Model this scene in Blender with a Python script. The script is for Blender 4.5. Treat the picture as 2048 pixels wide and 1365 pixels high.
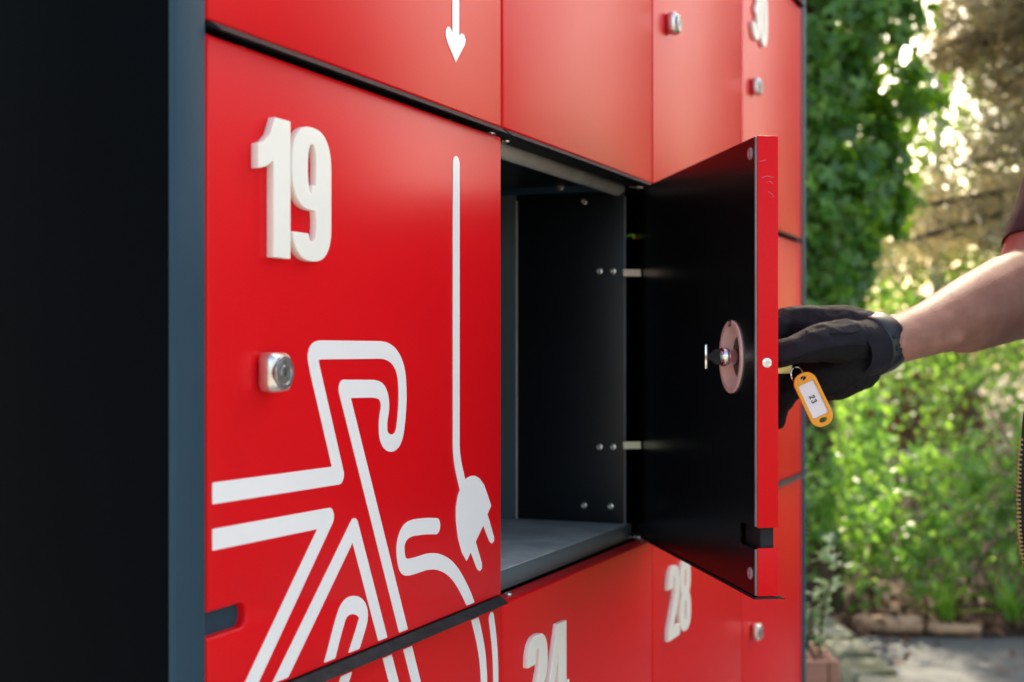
import bpy, bmesh, math, random
import numpy as np
from mathutils import Vector, Matrix
R = math.radians
random.seed(7); rng = np.random.default_rng(7)
for o in list(bpy.data.objects): bpy.data.objects.remove(o)
S = bpy.context.scene
col = S.collection

# ------------------------------------------------------------------ camera, sky, sun, exposure
CH = 1.10                                   # camera height
F, V, Y0, Z1 = 2844.0, 2205.0, 700.0, 1.25  # focal length in photo pixels, vanishing point, horizon row, distance
cam = bpy.data.cameras.new('camera'); co = bpy.data.objects.new('camera', cam); col.objects.link(co)
co.location = (0, 0, CH); co.rotation_euler = (R(90), 0, 0)
cam.sensor_width = 36; cam.lens = 36 * F / 2048; cam.shift_y = (Y0 - 682.5) / 2048
cam.clip_start = .05; cam.clip_end = 400
cam.dof.use_dof = True; cam.dof.focus_distance = 1.13; cam.dof.aperture_fstop = 7.4; cam.dof.aperture_blades = 0
S.camera = co
SUN_AZ, SUN_EL = 14.0, 41.0
w = bpy.data.worlds.new('World'); S.world = w; w.use_nodes = True
nt = w.node_tree; bg = nt.nodes['Background']
sky = nt.nodes.new('ShaderNodeTexSky'); sky.sky_type = 'NISHITA'; sky.sun_disc = False
sky.sun_elevation = R(SUN_EL); sky.sun_rotation = R(SUN_AZ); sky.dust_density = 4.0; sky.air_density = 1.0; sky.ozone_density = .3
nt.links.new(sky.outputs[0], bg.inputs[0]); bg.inputs[1].default_value = .15
sl = bpy.data.lights.new('sun', 'SUN'); sl.energy = 3.3; sl.angle = R(.55); sl.color = (1, .93, .80)
so = bpy.data.objects.new('sun', sl); col.objects.link(so)
sd = Vector((math.cos(R(SUN_EL)) * math.sin(R(SUN_AZ)), math.cos(R(SUN_EL)) * math.cos(R(SUN_AZ)), math.sin(R(SUN_EL))))
so.rotation_euler = sd.to_track_quat('Z', 'Y').to_euler(); so.location = (4, 8, 8)
S.view_settings.view_transform = 'Standard'; S.view_settings.look = 'None'
S.view_settings.exposure = 1.9; S.view_settings.use_white_balance = True; S.view_settings.white_balance_temperature = 7600; S.view_settings.white_balance_tint = 8; S.view_settings.gamma = 1; S.view_settings.use_curve_mapping = False
S.cycles.max_bounces = 8; S.cycles.transmission_bounces = 4; S.cycles.use_denoising = True
S.cycles.sample_clamp_indirect = 6

# ------------------------------------------------------------------ materials
def mat(name, c, rough=.5, metal=0, var=.0, vscale=8, bump=0, bscale=60, spec=.5, c2=None, coat=0, sub=0, detail=4, stretch=None, island=False, rvar=0):
    m = bpy.data.materials.new(name); m.use_nodes = True
    n = m.node_tree.nodes; l = m.node_tree.links; b = n['Principled BSDF']
    b.inputs['Roughness'].default_value = rough; b.inputs['Metallic'].default_value = metal
    b.inputs['Specular IOR Level'].default_value = spec; b.inputs['Coat Weight'].default_value = coat
    b.inputs['Base Color'].default_value = (*c, 1)
    if sub:
        b.inputs['Subsurface Weight'].default_value = sub; b.inputs['Subsurface Radius'].default_value = (.012, .004, .002); b.inputs['Subsurface Scale'].default_value = 1
    tc = n.new('ShaderNodeTexCoord'); src = tc.outputs['Object']
    if stretch:
        mp = n.new('ShaderNodeMapping'); mp.inputs['Scale'].default_value = stretch; l.new(src, mp.inputs[0]); src = mp.outputs[0]
    if var or c2:
        nz = n.new('ShaderNodeTexNoise'); nz.inputs['Scale'].default_value = vscale; nz.inputs['Detail'].default_value = detail; l.new(src, nz.inputs['Vector'])
        rp = n.new('ShaderNodeValToRGB'); e = rp.color_ramp.elements
        e[0].position = .3; e[1].position = .7
        a = c2 or tuple(x * (1 - var) for x in c); bb = c if c2 else tuple(min(1, x * (1 + var)) for x in c)
        e[0].color = (*a, 1); e[1].color = (*bb, 1)
        if island:
            g = n.new('ShaderNodeNewGeometry'); l.new(g.outputs['Random Per Island'], rp.inputs[0]); e[0].position = 0; e[1].position = 1
        else: l.new(nz.outputs[0], rp.inputs[0])
        l.new(rp.outputs[0], b.inputs['Base Color'])
        if rvar:
            mr = n.new('ShaderNodeMapRange'); mr.inputs['To Min'].default_value = rough - rvar; mr.inputs['To Max'].default_value = rough + rvar
            l.new(nz.outputs[0], mr.inputs[0]); l.new(mr.outputs[0], b.inputs['Roughness'])
    if bump:
        nb = n.new('ShaderNodeTexNoise'); nb.inputs['Scale'].default_value = bscale; nb.inputs['Detail'].default_value = 5; l.new(src, nb.inputs['Vector'])
        bp = n.new('ShaderNodeBump'); bp.inputs['Strength'].default_value = bump; bp.inputs['Distance'].default_value = .002
        l.new(nb.outputs[0], bp.inputs['Height']); l.new(bp.outputs[0], b.inputs['Normal'])
    return m

def leafmat(name, ca, cb, trans=.45, rough=.4, tint=(1.3, 1.25, .5)):
    m = bpy.data.materials.new(name); m.use_nodes = True
    n = m.node_tree.nodes; l = m.node_tree.links; b = n['Principled BSDF']; out = n['Material Output']
    g = n.new('ShaderNodeNewGeometry'); rp = n.new('ShaderNodeValToRGB'); e = rp.color_ramp.elements
    e[0].color = (*ca, 1); e[1].color = (*cb, 1); l.new(g.outputs['Random Per Island'], rp.inputs[0])
    l.new(rp.outputs[0], b.inputs['Base Color']); b.inputs['Roughness'].default_value = rough
    t = n.new('ShaderNodeBsdfTranslucent'); mx = n.new('ShaderNodeMixRGB'); mx.blend_type = 'MULTIPLY'; mx.inputs[0].default_value = 1
    mx.inputs[2].default_value = (*[x * 2.2 for x in tint], 1); l.new(rp.outputs[0], mx.inputs[1]); l.new(mx.outputs[0], t.inputs[0])
    ms = n.new('ShaderNodeMixShader'); ms.inputs[0].default_value = trans
    l.new(b.outputs[0], ms.inputs[1]); l.new(t.outputs[0], ms.inputs[2]); l.new(ms.outputs[0], out.inputs[0])
    return m

def redpaint(name):
    m = mat(name, (.74, .006, .012), .32, spec=.135)
    n = m.node_tree.nodes; l = m.node_tree.links; b = n['Principled BSDF']
    tc = n.new('ShaderNodeTexCoord')
    nz = n.new('ShaderNodeTexNoise'); nz.inputs['Scale'].default_value = 3; nz.inputs['Detail'].default_value = 3; l.new(tc.outputs['Object'], nz.inputs['Vector'])
    rp = n.new('ShaderNodeValToRGB'); rp.color_ramp.elements[0].color = (.72, .006, .012, 1); rp.color_ramp.elements[1].color = (.78, .008, .014, 1); l.new(nz.outputs[0], rp.inputs[0])
    # dust specks
    vo = n.new('ShaderNodeTexVoronoi'); vo.inputs['Scale'].default_value = 170; l.new(tc.outputs['Object'], vo.inputs['Vector'])
    r2 = n.new('ShaderNodeValToRGB'); r2.color_ramp.elements[0].position = .06; r2.color_ramp.elements[0].color = (1, 1, 1, 1); r2.color_ramp.elements[1].position = .10; r2.color_ramp.elements[1].color = (0, 0, 0, 1)
    l.new(vo.outputs['Distance'], r2.inputs[0])
    n2 = n.new('ShaderNodeTexNoise'); n2.inputs['Scale'].default_value = 11; n2.inputs['Detail'].default_value = 4; l.new(tc.outputs['Object'], n2.inputs['Vector'])
    r3 = n.new('ShaderNodeValToRGB'); r3.color_ramp.elements[0].position = .35; r3.color_ramp.elements[1].position = .8; l.new(n2.outputs[0], r3.inputs[0])
    mu = n.new('ShaderNodeMath'); mu.operation = 'MULTIPLY'; l.new(r2.outputs[0], mu.inputs[0]); l.new(r3.outputs[0], mu.inputs[1])
    m2 = n.new('ShaderNodeMath'); m2.operation = 'MULTIPLY'; m2.inputs[1].default_value = .05; l.new(mu.outputs[0], m2.inputs[0])
    mx = n.new('ShaderNodeMixRGB'); mx.inputs[2].default_value = (.7, .45, .4, 1); l.new(m2.outputs[0], mx.inputs[0]); l.new(rp.outputs[0], mx.inputs[1])
    gn = n.new('ShaderNodeTexNoise'); gn.inputs['Scale'].default_value = 650; gn.inputs['Detail'].default_value = 3; l.new(tc.outputs['Object'], gn.inputs['Vector'])
    gr = n.new('ShaderNodeMapRange'); gr.inputs['From Min'].default_value = .3; gr.inputs['From Max'].default_value = .7; gr.inputs['To Min'].default_value = .955; gr.inputs['To Max'].default_value = 1.03; l.new(gn.outputs[0], gr.inputs[0])
    gm = n.new('ShaderNodeVectorMath'); gm.operation = 'SCALE'; l.new(mx.outputs[0], gm.inputs[0]); l.new(gr.outputs[0], gm.inputs['Scale'])
    l.new(gm.outputs[0], b.inputs['Base Color'])
    # powder-coat grain
    nb = n.new('ShaderNodeTexNoise'); nb.inputs['Scale'].default_value = 1100; nb.inputs['Detail'].default_value = 2; l.new(tc.outputs['Object'], nb.inputs['Vector'])
    nc = n.new('ShaderNodeTexNoise'); nc.inputs['Scale'].default_value = 9; nc.inputs['Detail'].default_value = 2; l.new(tc.outputs['Object'], nc.inputs['Vector'])
    bp = n.new('ShaderNodeBump'); bp.inputs['Strength'].default_value = .025; bp.inputs['Distance'].default_value = .0003; l.new(nb.outputs[0], bp.inputs['Height'])
    b2 = n.new('ShaderNodeBump'); b2.inputs['Strength'].default_value = .07; b2.inputs['Distance'].default_value = .002; l.new(nc.outputs[0], b2.inputs['Height']); l.new(bp.outputs[0], b2.inputs['Normal'])
    l.new(b2.outputs[0], b.inputs['Normal'])
    mr = n.new('ShaderNodeMapRange'); mr.inputs['To Min'].default_value = .28; mr.inputs['To Max'].default_value = .33; l.new(n2.outputs[0], mr.inputs[0]); l.new(mr.outputs[0], b.inputs['Roughness'])
    return m

M = dict(
 red=redpaint('red powder coat'),
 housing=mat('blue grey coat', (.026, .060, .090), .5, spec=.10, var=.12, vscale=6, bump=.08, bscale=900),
 side=mat('shaded side coat', (.0016, .0024, .0036), .6, spec=.03, var=.2, vscale=4, bump=.05, bscale=700),  # dark anthracite, with the end panel's shade put into the colour
 inner=mat('black satin coat', (.0035, .0035, .0045), .27, spec=.4, var=.15, vscale=3, bump=.04, bscale=500),
 plate=mat('black plate', (.006, .0085, .012), .38, var=.2, vscale=5, bump=.06, bscale=500),
 wall=mat('grey green inside coat', (.11, .15, .165), .5, var=.12, vscale=7, bump=.05, bscale=300),
 floor=mat('dusty shelf coat', (.60, .61, .58), .55, c2=(.36, .39, .40), vscale=26, detail=9, bump=.06, bscale=300),
 lip=mat('charcoal lip', (.026, .029, .032), .55, spec=.08, var=.3, vscale=120, bump=.25, bscale=700),
 edge=mat('cut sheet edge', (.16, .17, .17), .45, var=.2, vscale=40),
 white=mat('white acrylic', (.90, .88, .81), .38, sub=.10, var=.03, vscale=20),
 vinyl=mat('white vinyl', (.88, .88, .88), .33, var=.02, vscale=10),
 steel=mat('nickel plated steel', (.74, .72, .68), .26, .85, var=.12, vscale=60, bump=.05, bscale=200),
 chrome=mat('chrome', (.75, .75, .75), .10, 1),
 lockface=mat('worn lock cylinder', (.34, .35, .36), .3, .8, var=.3, vscale=300, bump=.3, bscale=500),
 dark=mat('dark keyhole', (.01, .01, .01), .5),
 galv=mat('galvanised rail', (.75, .74, .70), .4, .25, var=.15, vscale=30),
 ring=mat('cream zinc ring', (.86, .72, .64), .38, .1, var=.06, vscale=60),
 pad=mat('cream hinge pad', (.95, .68, .50), .4, var=.05, vscale=60),
 pad2=mat('yellowish hinge pad', (.90, .82, .55), .5, var=.05, vscale=60),
 bumper=mat('clear pinkish rubber', (.38, .28, .31), .25),
 yellow=mat('yellow tape', (.65, .50, .03), .5), green=mat('green wire', (.05, .30, .03), .5),
 skin=mat('skin', (.38, .185, .135), .58, c2=(.28, .122, .088), vscale=38, detail=8, bump=.22, bscale=420, sub=.12),
 glove=mat('glove knit', (.014, .0145, .021), .7, var=.3, vscale=60, bump=.6, bscale=1100, spec=.18),
 suede=mat('glove suede', (.007, .007, .008), .85, var=.4, vscale=300, bump=.5, bscale=1500, spec=.25),
 strap=mat('rubber strap', (.010, .014, .020), .42, var=.2, vscale=90),
 relief=mat('raised strap letters', (.016, .024, .034), .35, var=.1, vscale=90),
 shirt=mat('maroon cotton', (.030, .011, .016), .85, var=.25, vscale=40, bump=.4, bscale=1100),
 vest=mat('black vest cloth', (.006, .006, .007), .8, var=.3, vscale=60, bump=.4, bscale=900),
 trousers=mat('dark trousers', (.02, .02, .024), .85, var=.25, vscale=30, bump=.4, bscale=700),
 hair=mat('brown hair', (.05, .03, .02), .6, var=.4, vscale=60, bump=.6, bscale=200),
 armhair=mat('fair arm hair', (.30, .17, .09), .5),
 shoe=mat('black shoe', (.012, .012, .012), .5, var=.2, vscale=30),
 eye=mat('eye white', (.75, .72, .70), .3),
 brass=mat('brass zip teeth', (.30, .20, .10), .35, 1),
 tag=mat('orange plastic', (.85, .33, .006), .22, spec=.6, var=.04, vscale=60),
 paper=mat('white paper', (.78, .78, .80), .6, var=.02, vscale=90),
 keybow=mat('brass key', (.80, .66, .26), .36, .5, var=.08, vscale=80),
 ink=mat('black print', (.01, .01, .012), .6),
 asphalt=mat('grey asphalt', (.085, .09, .094), .85, c2=(.058, .062, .066), vscale=9, detail=12, bump=.8, bscale=240),
 paving=mat('pale bounce paving', (.34, .325, .29), .85, c2=(.27, .255, .23), vscale=5, detail=9, bump=.5, bscale=150),
 soil=mat('brown forest floor', (.11, .062, .038), .95, c2=(.04, .024, .016), vscale=7, detail=10, bump=1, bscale=40),
 bark=mat('brown bark', (.11, .062, .038), .9, c2=(.04, .023, .015), vscale=14, detail=8, bump=1, bscale=30, stretch=(1, 1, .25)),
 palebark=mat('pale bark', (.75, .66, .56), .8, c2=(.60, .50, .42), vscale=9, bump=.4, bscale=30),
 logm=mat('barkless log', (.55, .33, .19), .85, c2=(.30, .16, .09), vscale=16, detail=9, bump=.8, bscale=50, stretch=(.3, 1, 1)),
 chip=mat('bark chips', (.27, .13, .07), .9, c2=(.09, .04, .025), island=True),
 stone=mat('mossy stone', (.30, .27, .20), .9, c2=(.07, .075, .018), vscale=7, detail=8, bump=.9, bscale=60),
 plank=mat('reddish planter board', (.46, .225, .15), .7, c2=(.34, .15, .10), vscale=9, bump=.4, bscale=80, stretch=(.3, 1, 3)),
 brick=mat('red brick far wall', (.30, .10, .06), .9, c2=(.22, .08, .05), vscale=14, bump=.5, bscale=40),
 ivy=leafmat('ivy leaf', (.032, .11, .024), (.12, .26, .055), .36, .33, (1.5, 1.3, .25)),
 shrub=leafmat('shrub leaf', (.055, .145, .032), (.24, .37, .11), .40, .38, (1.0, 1.1, .5)),
 wood=leafmat('far leaf', (.05, .11, .016), (.15, .23, .045), .42, .42, (.70, .76, .26)),
 pine=leafmat('pine needles', (.14, .125, .075), (.32, .27, .175), .36, .55, (1, .95, .7)),
 varieg=leafmat('variegated leaf', (.20, .30, .17), (.52, .58, .42), .25, .5, (1, 1.05, .7)),
 grass=leafmat('strap leaf', (.09, .21, .03), (.22, .38, .07), .45, .45, (1.2, 1.15, .4)),
)

# ------------------------------------------------------------------ helpers
def link(name, me, parent=None, label=None, cat=None, group=None, kind=None):
    o = bpy.data.objects.new(name, me); col.objects.link(o)
    if parent: o.parent = parent
    tag(o, label, cat, group, kind); return o
def tag(o, label=None, cat=None, group=None, kind=None):
    if label: o['label'] = label
    if cat: o['category'] = cat
    if group: o['group'] = group
    if kind: o['kind'] = kind
    return o
def smooth(me, ang=35):
    me.shade_smooth(); me.set_sharp_from_angle(angle=R(ang))
class MB:
    def __init__(s): s.bm = bmesh.new(); s.mi = 0
    def _mark(s, faces):
        for f in faces: f.material_index = s.mi
    def box(s, x0, x1, y0, y1, z0, z1, bev=0, seg=2):
        r = bmesh.ops.create_cube(s.bm, size=1)
        for v in r['verts']:
            v.co = Vector(((x0 + x1) / 2 + v.co.x * (x1 - x0), (y0 + y1) / 2 + v.co.y * (y1 - y0), (z0 + z1) / 2 + v.co.z * (z1 - z0)))
        fs = set(f for v in r['verts'] for f in v.link_faces); s._mark(fs)
        if bev:
            es = list(set(e for f in fs for e in f.edges)); b = bmesh.ops.bevel(s.bm, geom=es, offset=bev, segments=seg, profile=.5, affect='EDGES'); s._mark(b['faces'])
        return s
    def prism(s, pts, a, b, axis='y', bev=0, seg=2):
        """polygon pts (u,v) extruded along axis from a to b; axis 'y': (u,y,v)"""
        f3 = {'y': lambda u, v, t: (u, t, v), 'z': lambda u, v, t: (u, v, t), 'x': lambda u, v, t: (t, u, v)}[axis]
        va = [s.bm.verts.new(f3(u, v, a)) for u, v in pts]; vb = [s.bm.verts.new(f3(u, v, b)) for u, v in pts]
        n = len(pts); fs = [s.bm.faces.new(va), s.bm.faces.new(vb[::-1])]
        for i in range(n): fs.append(s.bm.faces.new((va[i], vb[i], vb[(i + 1) % n], va[(i + 1) % n])))
        bmesh.ops.recalc_face_normals(s.bm, faces=fs); s._mark(fs)
        if bev:
            es = list(set(e for f in fs[:2] for e in f.edges)); q = bmesh.ops.bevel(s.bm, geom=es, offset=bev, segments=seg, profile=.5, affect='EDGES'); s._mark(q['faces'])
        return s
    def lathe(s, prof, c=(0, 0, 0), ax=(0, 0, 1), n=24):
        """prof [(r, h)] revolved round axis ax at c"""
        q = Vector(ax).to_track_quat('Z', 'Y'); c = Vector(c); rings = []
        for r, h in prof:
            if r < 1e-6: rings.append([s.bm.verts.new(c + q @ Vector((0, 0, h)))])
            else: rings.append([s.bm.verts.new(c + q @ Vector((r * math.cos(2 * math.pi * k / n), r * math.sin(2 * math.pi * k / n), h))) for k in range(n)])
        for A, B in zip(rings, rings[1:]):
            for k in range(n):
                a = [A[k % len(A)], A[(k + 1) % n % len(A)]]; b = [B[(k + 1) % n % len(B)], B[k % len(B)]]
                vs = []
                for v in a + b:
                    if v not in vs: vs.append(v)
                if len(vs) > 2: f = s.bm.faces.new(vs); f.material_index = s.mi
        return s
    def tube(s, pts, rad, n=10, caps=True, flat=1.0, up=None):
        pts = [Vector(p) for p in pts]; rad = [rad] * len(pts) if not hasattr(rad, '__len__') else rad; rings = []
        for i, p in enumerate(pts):
            d = (pts[min(i + 1, len(pts) - 1)] - pts[max(i - 1, 0)]).normalized()
            u0 = Vector(up) if up else (Vector((0, 0, 1)) if abs(d.z) < .9 else Vector((1, 0, 0)))
            a = d.cross(u0).normalized(); b = a.cross(d).normalized()
            rings.append([s.bm.verts.new(p + (a * math.cos(t) * flat + b * math.sin(t)) * rad[i]) for t in (2 * math.pi * k / n for k in range(n))])
        for A, B in zip(rings, rings[1:]):
            for k in range(n): f = s.bm.faces.new((A[k], A[(k + 1) % n], B[(k + 1) % n], B[k])); f.material_index = s.mi
        if caps:
            for A in (rings[0][::-1], rings[-1]): f = s.bm.faces.new(A); f.material_index = s.mi
        return s
    def capsule(s, p, q, r0, r1, n=14):
        """round cone: closed, for voxel union"""
        p, q = Vector(p), Vector(q); d = q - p; L = max(d.length, 1e-5); prof = []
        for k in range(7):
            t = math.pi / 2 * k / 6; prof.append((r0 * math.sin(t), -r0 * math.cos(t)))
        for k in range(7):
            t = math.pi / 2 * k / 6; prof.append((r1 * math.cos(t), L + r1 * math.sin(t)))
        prof[0] = (0, -r0); prof[-1] = (0, L + r1)
        return s.lathe(prof, p, d / L if L > 1e-4 else (0, 0, 1), n)
    def chain(s, pts):
        for (p, r0), (q, r1) in zip(pts, pts[1:]): s.capsule(p, q, r0, r1)
        return s
    def ell(s, c, r, rot=None):
        q = bmesh.ops.create_icosphere(s.bm, subdivisions=3, radius=1)
        mt = Matrix.Translation(c) @ (rot.to_4x4() if rot else Matrix.Identity(4)) @ Matrix.Diagonal((*r, 1))
        for v in q['verts']: v.co = mt @ v.co
        return s
    def mesh(s, name, mats, ang=35):
        bmesh.ops.recalc_face_normals(s.bm, faces=s.bm.faces)
        me = bpy.data.meshes.new(name); s.bm.to_mesh(me); s.bm.free()
        for m in (mats if isinstance(mats, (list, tuple)) else [mats]): me.materials.append(m)
        smooth(me, ang); return me
    def build(s, name, mats, parent=None, ang=35, **k): return link(name, s.mesh(name, mats, ang), parent, **k)
def empty(name, loc, rz=0, **k):
    o = bpy.data.objects.new(name, None); col.objects.link(o); o.location = loc; o.rotation_euler = (0, 0, rz); o.empty_display_size = .1
    return tag(o, **k)
def voxel(o, size, it=6, fac=.5):
    """union of closed pieces into one continuous skin"""
    m = o.modifiers.new('union', 'REMESH'); m.mode = 'VOXEL'; m.voxel_size = size; m.use_smooth_shade = True
    m = o.modifiers.new('soft', 'SMOOTH'); m.iterations = it; m.factor = fac
    dg = bpy.context.evaluated_depsgraph_get(); me = bpy.data.meshes.new_from_object(o.evaluated_get(dg))
    o.modifiers.clear(); o.data = me; me.shade_smooth(); return o

# implicit 2-D shapes -> outlines -> solid lettering
def sse(X, Y, cx, cy, a, b, n=2.5):
    r = (np.abs((X - cx) / a) ** n + np.abs((Y - cy) / b) ** n) ** (1 / n); return (r - 1) * min(a, b)
def srect(X, Y, x0, x1, y0, y1): return np.maximum(np.maximum(x0 - X, X - x1), np.maximum(y0 - Y, Y - y1))
def spoly(X, Y, P):
    P = np.array(P, float); d = np.full(X.shape, 1e9); ins = np.zeros(X.shape, bool)
    for (ax, ay), (bx, by) in zip(P, np.roll(P, -1, 0)):
        ex, ey = bx - ax, by - ay; t = np.clip(((X - ax) * ex + (Y - ay) * ey) / (ex * ex + ey * ey + 1e-18), 0, 1)
        d = np.minimum(d, np.hypot(X - ax - t * ex, Y - ay - t * ey))
        if abs(ey) > 1e-12: ins ^= ((ay > Y) != (by > Y)) & (X < ex * (Y - ay) / ey + ax)
    return np.where(ins, -d, d)
def sline(X, Y, P, w):
    d = np.full(X.shape, 1e9)
    for (ax, ay), (bx, by) in zip(P, P[1:]):
        ex, ey = bx - ax, by - ay; t = np.clip(((X - ax) * ex + (Y - ay) * ey) / (ex * ex + ey * ey + 1e-18), 0, 1)
        d = np.minimum(d, np.hypot(X - ax - t * ex, Y - ay - t * ey))
    return d - w / 2
U = lambda *a: np.minimum.reduce(a)
I = lambda *a: np.maximum.reduce(a)
def loops(Fd, x0, y0, h):
    ins = Fd < 0; nx = {}; ny_, nx_ = Fd.shape
    c = ins[:-1, :-1] * 1 + ins[:-1, 1:] * 2 + ins[1:, 1:] * 4 + ins[1:, :-1] * 8
    T = {1: [('L', 'B')], 2: [('B', 'R')], 3: [('L', 'R')], 4: [('R', 'T')], 5: [('L', 'B'), ('R', 'T')], 6: [('B', 'T')], 7: [('L', 'T')],
         8: [('T', 'L')], 9: [('T', 'B')], 10: [('T', 'L'), ('B', 'R')], 11: [('T', 'R')], 12: [('R', 'L')], 13: [('R', 'B')], 14: [('B', 'L')]}
    def ek(j, i, e): return {'B': (j, i, 0), 'T': (j + 1, i, 0), 'L': (j, i, 1), 'R': (j, i + 1, 1)}[e]
    for j, i in zip(*np.nonzero((c > 0) & (c < 15))):
        for a, b in T[int(c[j, i])]: nx[ek(j, i, a)] = ek(j, i, b)
    def pt(k):
        j, i, e = k; f0 = Fd[j, i]; f1 = Fd[j, i + 1] if e == 0 else Fd[j + 1, i]; t = f0 / (f0 - f1)
        return (x0 + (i + (t if e == 0 else 0)) * h, y0 + (j + (t if e else 0)) * h)
    out = []
    while nx:
        k = next(iter(nx)); L = []
        while k in nx: L.append(pt(k)); k = nx.pop(k)
        if len(L) > 5: out.append(rdp(L, h * .12))
    return out
def rdp(L, eps):
    P = np.array(L); n = len(P); keep = np.zeros(n, bool); far = int(np.argmax(((P - P[0]) ** 2).sum(1))); keep[[0, far]] = True
    st = [(0, far), (far, n)]; Q = np.vstack([P, P[:1]])
    while st:
        a, b = st.pop()
        if b - a < 2: continue
        d = Q[b] - Q[a]; q = Q[a + 1:b] - Q[a]; L2 = np.hypot(*d) + 1e-12; ds = np.abs(d[0] * q[:, 1] - d[1] * q[:, 0]) / L2; k = int(ds.argmax())
        if ds[k] > eps: keep[a + 1 + k] = True; st += [(a, a + 1 + k), (a + 1 + k, b)]
    return P[keep]
def solid(name, LL, depth, mats, bev=0):
    """outlines in a plane -> mesh in (x, z), thickness towards -y (depth), back at y = 0"""
    cu = bpy.data.curves.new(name, 'CURVE'); cu.dimensions = '2D'; cu.fill_mode = 'BOTH'; cu.extrude = depth / 2 - bev; cu.bevel_depth = bev; cu.bevel_resolution = 1
    if bev: cu.offset = -bev
    for L in LL:
        sp = cu.splines.new('POLY'); sp.points.add(len(L) - 1); sp.use_cyclic_u = True
        for p, (x, y) in zip(sp.points, L): p.co = (x, y, 0, 1)
    o = bpy.data.objects.new(name, cu); col.objects.link(o)
    dg = bpy.context.evaluated_depsgraph_get(); me = bpy.data.meshes.new_from_object(o.evaluated_get(dg))
    bpy.data.objects.remove(o); me.transform(Matrix(((1, 0, 0, 0), (0, 0, -1, -depth / 2), (0, 1, 0, 0), (0, 0, 0, 1))))
    me.materials.clear(); me.materials.append(mats); smooth(me, 30); return me
def glyph(ch):
    h = 1 / 110; X, Y = np.meshgrid(np.arange(-.05, .80, h), np.arange(-.05, 1.05, h)); c = .28
    ring = lambda cx, cy, a, b, ia, ib: I(sse(X, Y, cx, cy, a, b), -sse(X, Y, cx, cy, ia, ib, 2.3))
    if ch == '1': f = spoly(X, Y, [(.22, 1), (.43, 1), (.43, 0), (.20, 0), (.20, .69), (.11, .635), (0, .61), (0, .785), (.08, .81), (.16, .875)]); wd = .43
    elif ch == '9':
        f = U(ring(.285, .69, .285, .31, .062, .185), srect(X, Y, .345, .57, .28, .69), I(ring(.285, .285, .285, .285, .06, .14), np.minimum(.285 - X, Y - .19)), ); wd = .57
        f = U(ring(.285, .69, .285, .31, .062, .185), I(srect(X, Y, .347, .57, .285, .69)), I(ring(.285, .285, .285, .285, .062, .14), U(.285 - X, Y - .205)))
    elif ch == '2':
        f = U(I(ring(c, .72, .28, .28, .055, .135), U(c - X, .70 - Y), .55 - Y), spoly(X, Y, [(.33, .70), (.56, .70), (.535, .56), (.27, .165), (.56, .165), (.56, 0), (0, 0), (0, .155), (.295, .57), (.33, .66)])); wd = .56
    elif ch == '4': f = U(I(spoly(X, Y, [(.29, 1), (.55, 1), (.55, 0), (.33, 0), (.33, .19), (0, .19), (0, .335)]), -spoly(X, Y, [(.33, .335), (.33, .76), (.175, .335)])), srect(X, Y, 0, .64, .19, .335)); wd = .64
    elif ch == '8': f = U(ring(c, .74, .265, .26, .06, .13), ring(c, .285, .28, .285, .065, .15)); wd = .56
    elif ch == '3': f = U(I(ring(c, .73, .27, .27, .055, .135), U(c - X, .72 - Y)), I(ring(c, .285, .28, .285, .06, .15), U(c - X, Y - .26)), srect(X, Y, .2, .35, .46, .565)); wd = .56
    elif ch == '0': f = ring(c, .5, .28, .5, .06, .36); wd = .56
    elif ch == 'M': f = U(sline(X, Y, [(.1, 0), (.1, 1)], .16), sline(X, Y, [(.1, .95), (.35, .35), (.6, .95)], .15), sline(X, Y, [(.6, 0), (.6, 1)], .16)); wd = .7
    elif ch == 'O': f = ring(.33, .5, .33, .5, .17, .33); wd = .66
    elif ch == 'X': f = U(sline(X, Y, [(.08, .05), (.55, .95)], .17), sline(X, Y, [(.55, .05), (.08, .95)], .17)); wd = .63
    return [np.array(L) for L in loops(f, -.05, -.05, h)], wd
GL = {c: glyph(c) for c in '19243808MOX'}

# projection helpers used only to measure where things stand in the place
tA = (V - 1024) / F; nrm = math.hypot(tA, 1); u = Vector((tA / nrm, 1 / nrm)); yv = Vector((-u.y, u.x)); TH = math.atan2(u.y, u.x)
P1 = Vector(((1004 - 1024) / F * Z1, Z1))
def C(px, py, Y): return Vector(((px - 1024) / F * Y, Y, CH + (Y0 - py) / F * Y))
def front(px, py, yo=0.0):
    r = Vector(((px - 1024) / F, 1)); t = (yo + P1.dot(yv)) / r.dot(yv); p = r * t
    return (p - P1).dot(u), CH + (Y0 - py) / F * t
def depth_on_side(px, s):
    r = (px - 1024) / F; a = P1 + u * s; return (r * a.y - a.x) / (yv.x - r * yv.y)
CS = [front(x, 700)[0] for x in (411, 1004, 1305, 1484, 1603)]
W = CS[2]
ROW = [(CH + .6048, CH + 1.0068), (CH + .1948, CH + .5968), (CH - .2152, CH + .1868), (CH - .6252, CH - .2232)]
T = .021

# ------------------------------------------------------------------ ground
def sheet(name, pts, z, m, **k):
    me = bpy.data.meshes.new(name); me.from_pydata([(x, y, z) for x, y in pts], [], [tuple(range(len(pts)))]); me.materials.append(m)
    return link(name, me, **k)
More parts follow.
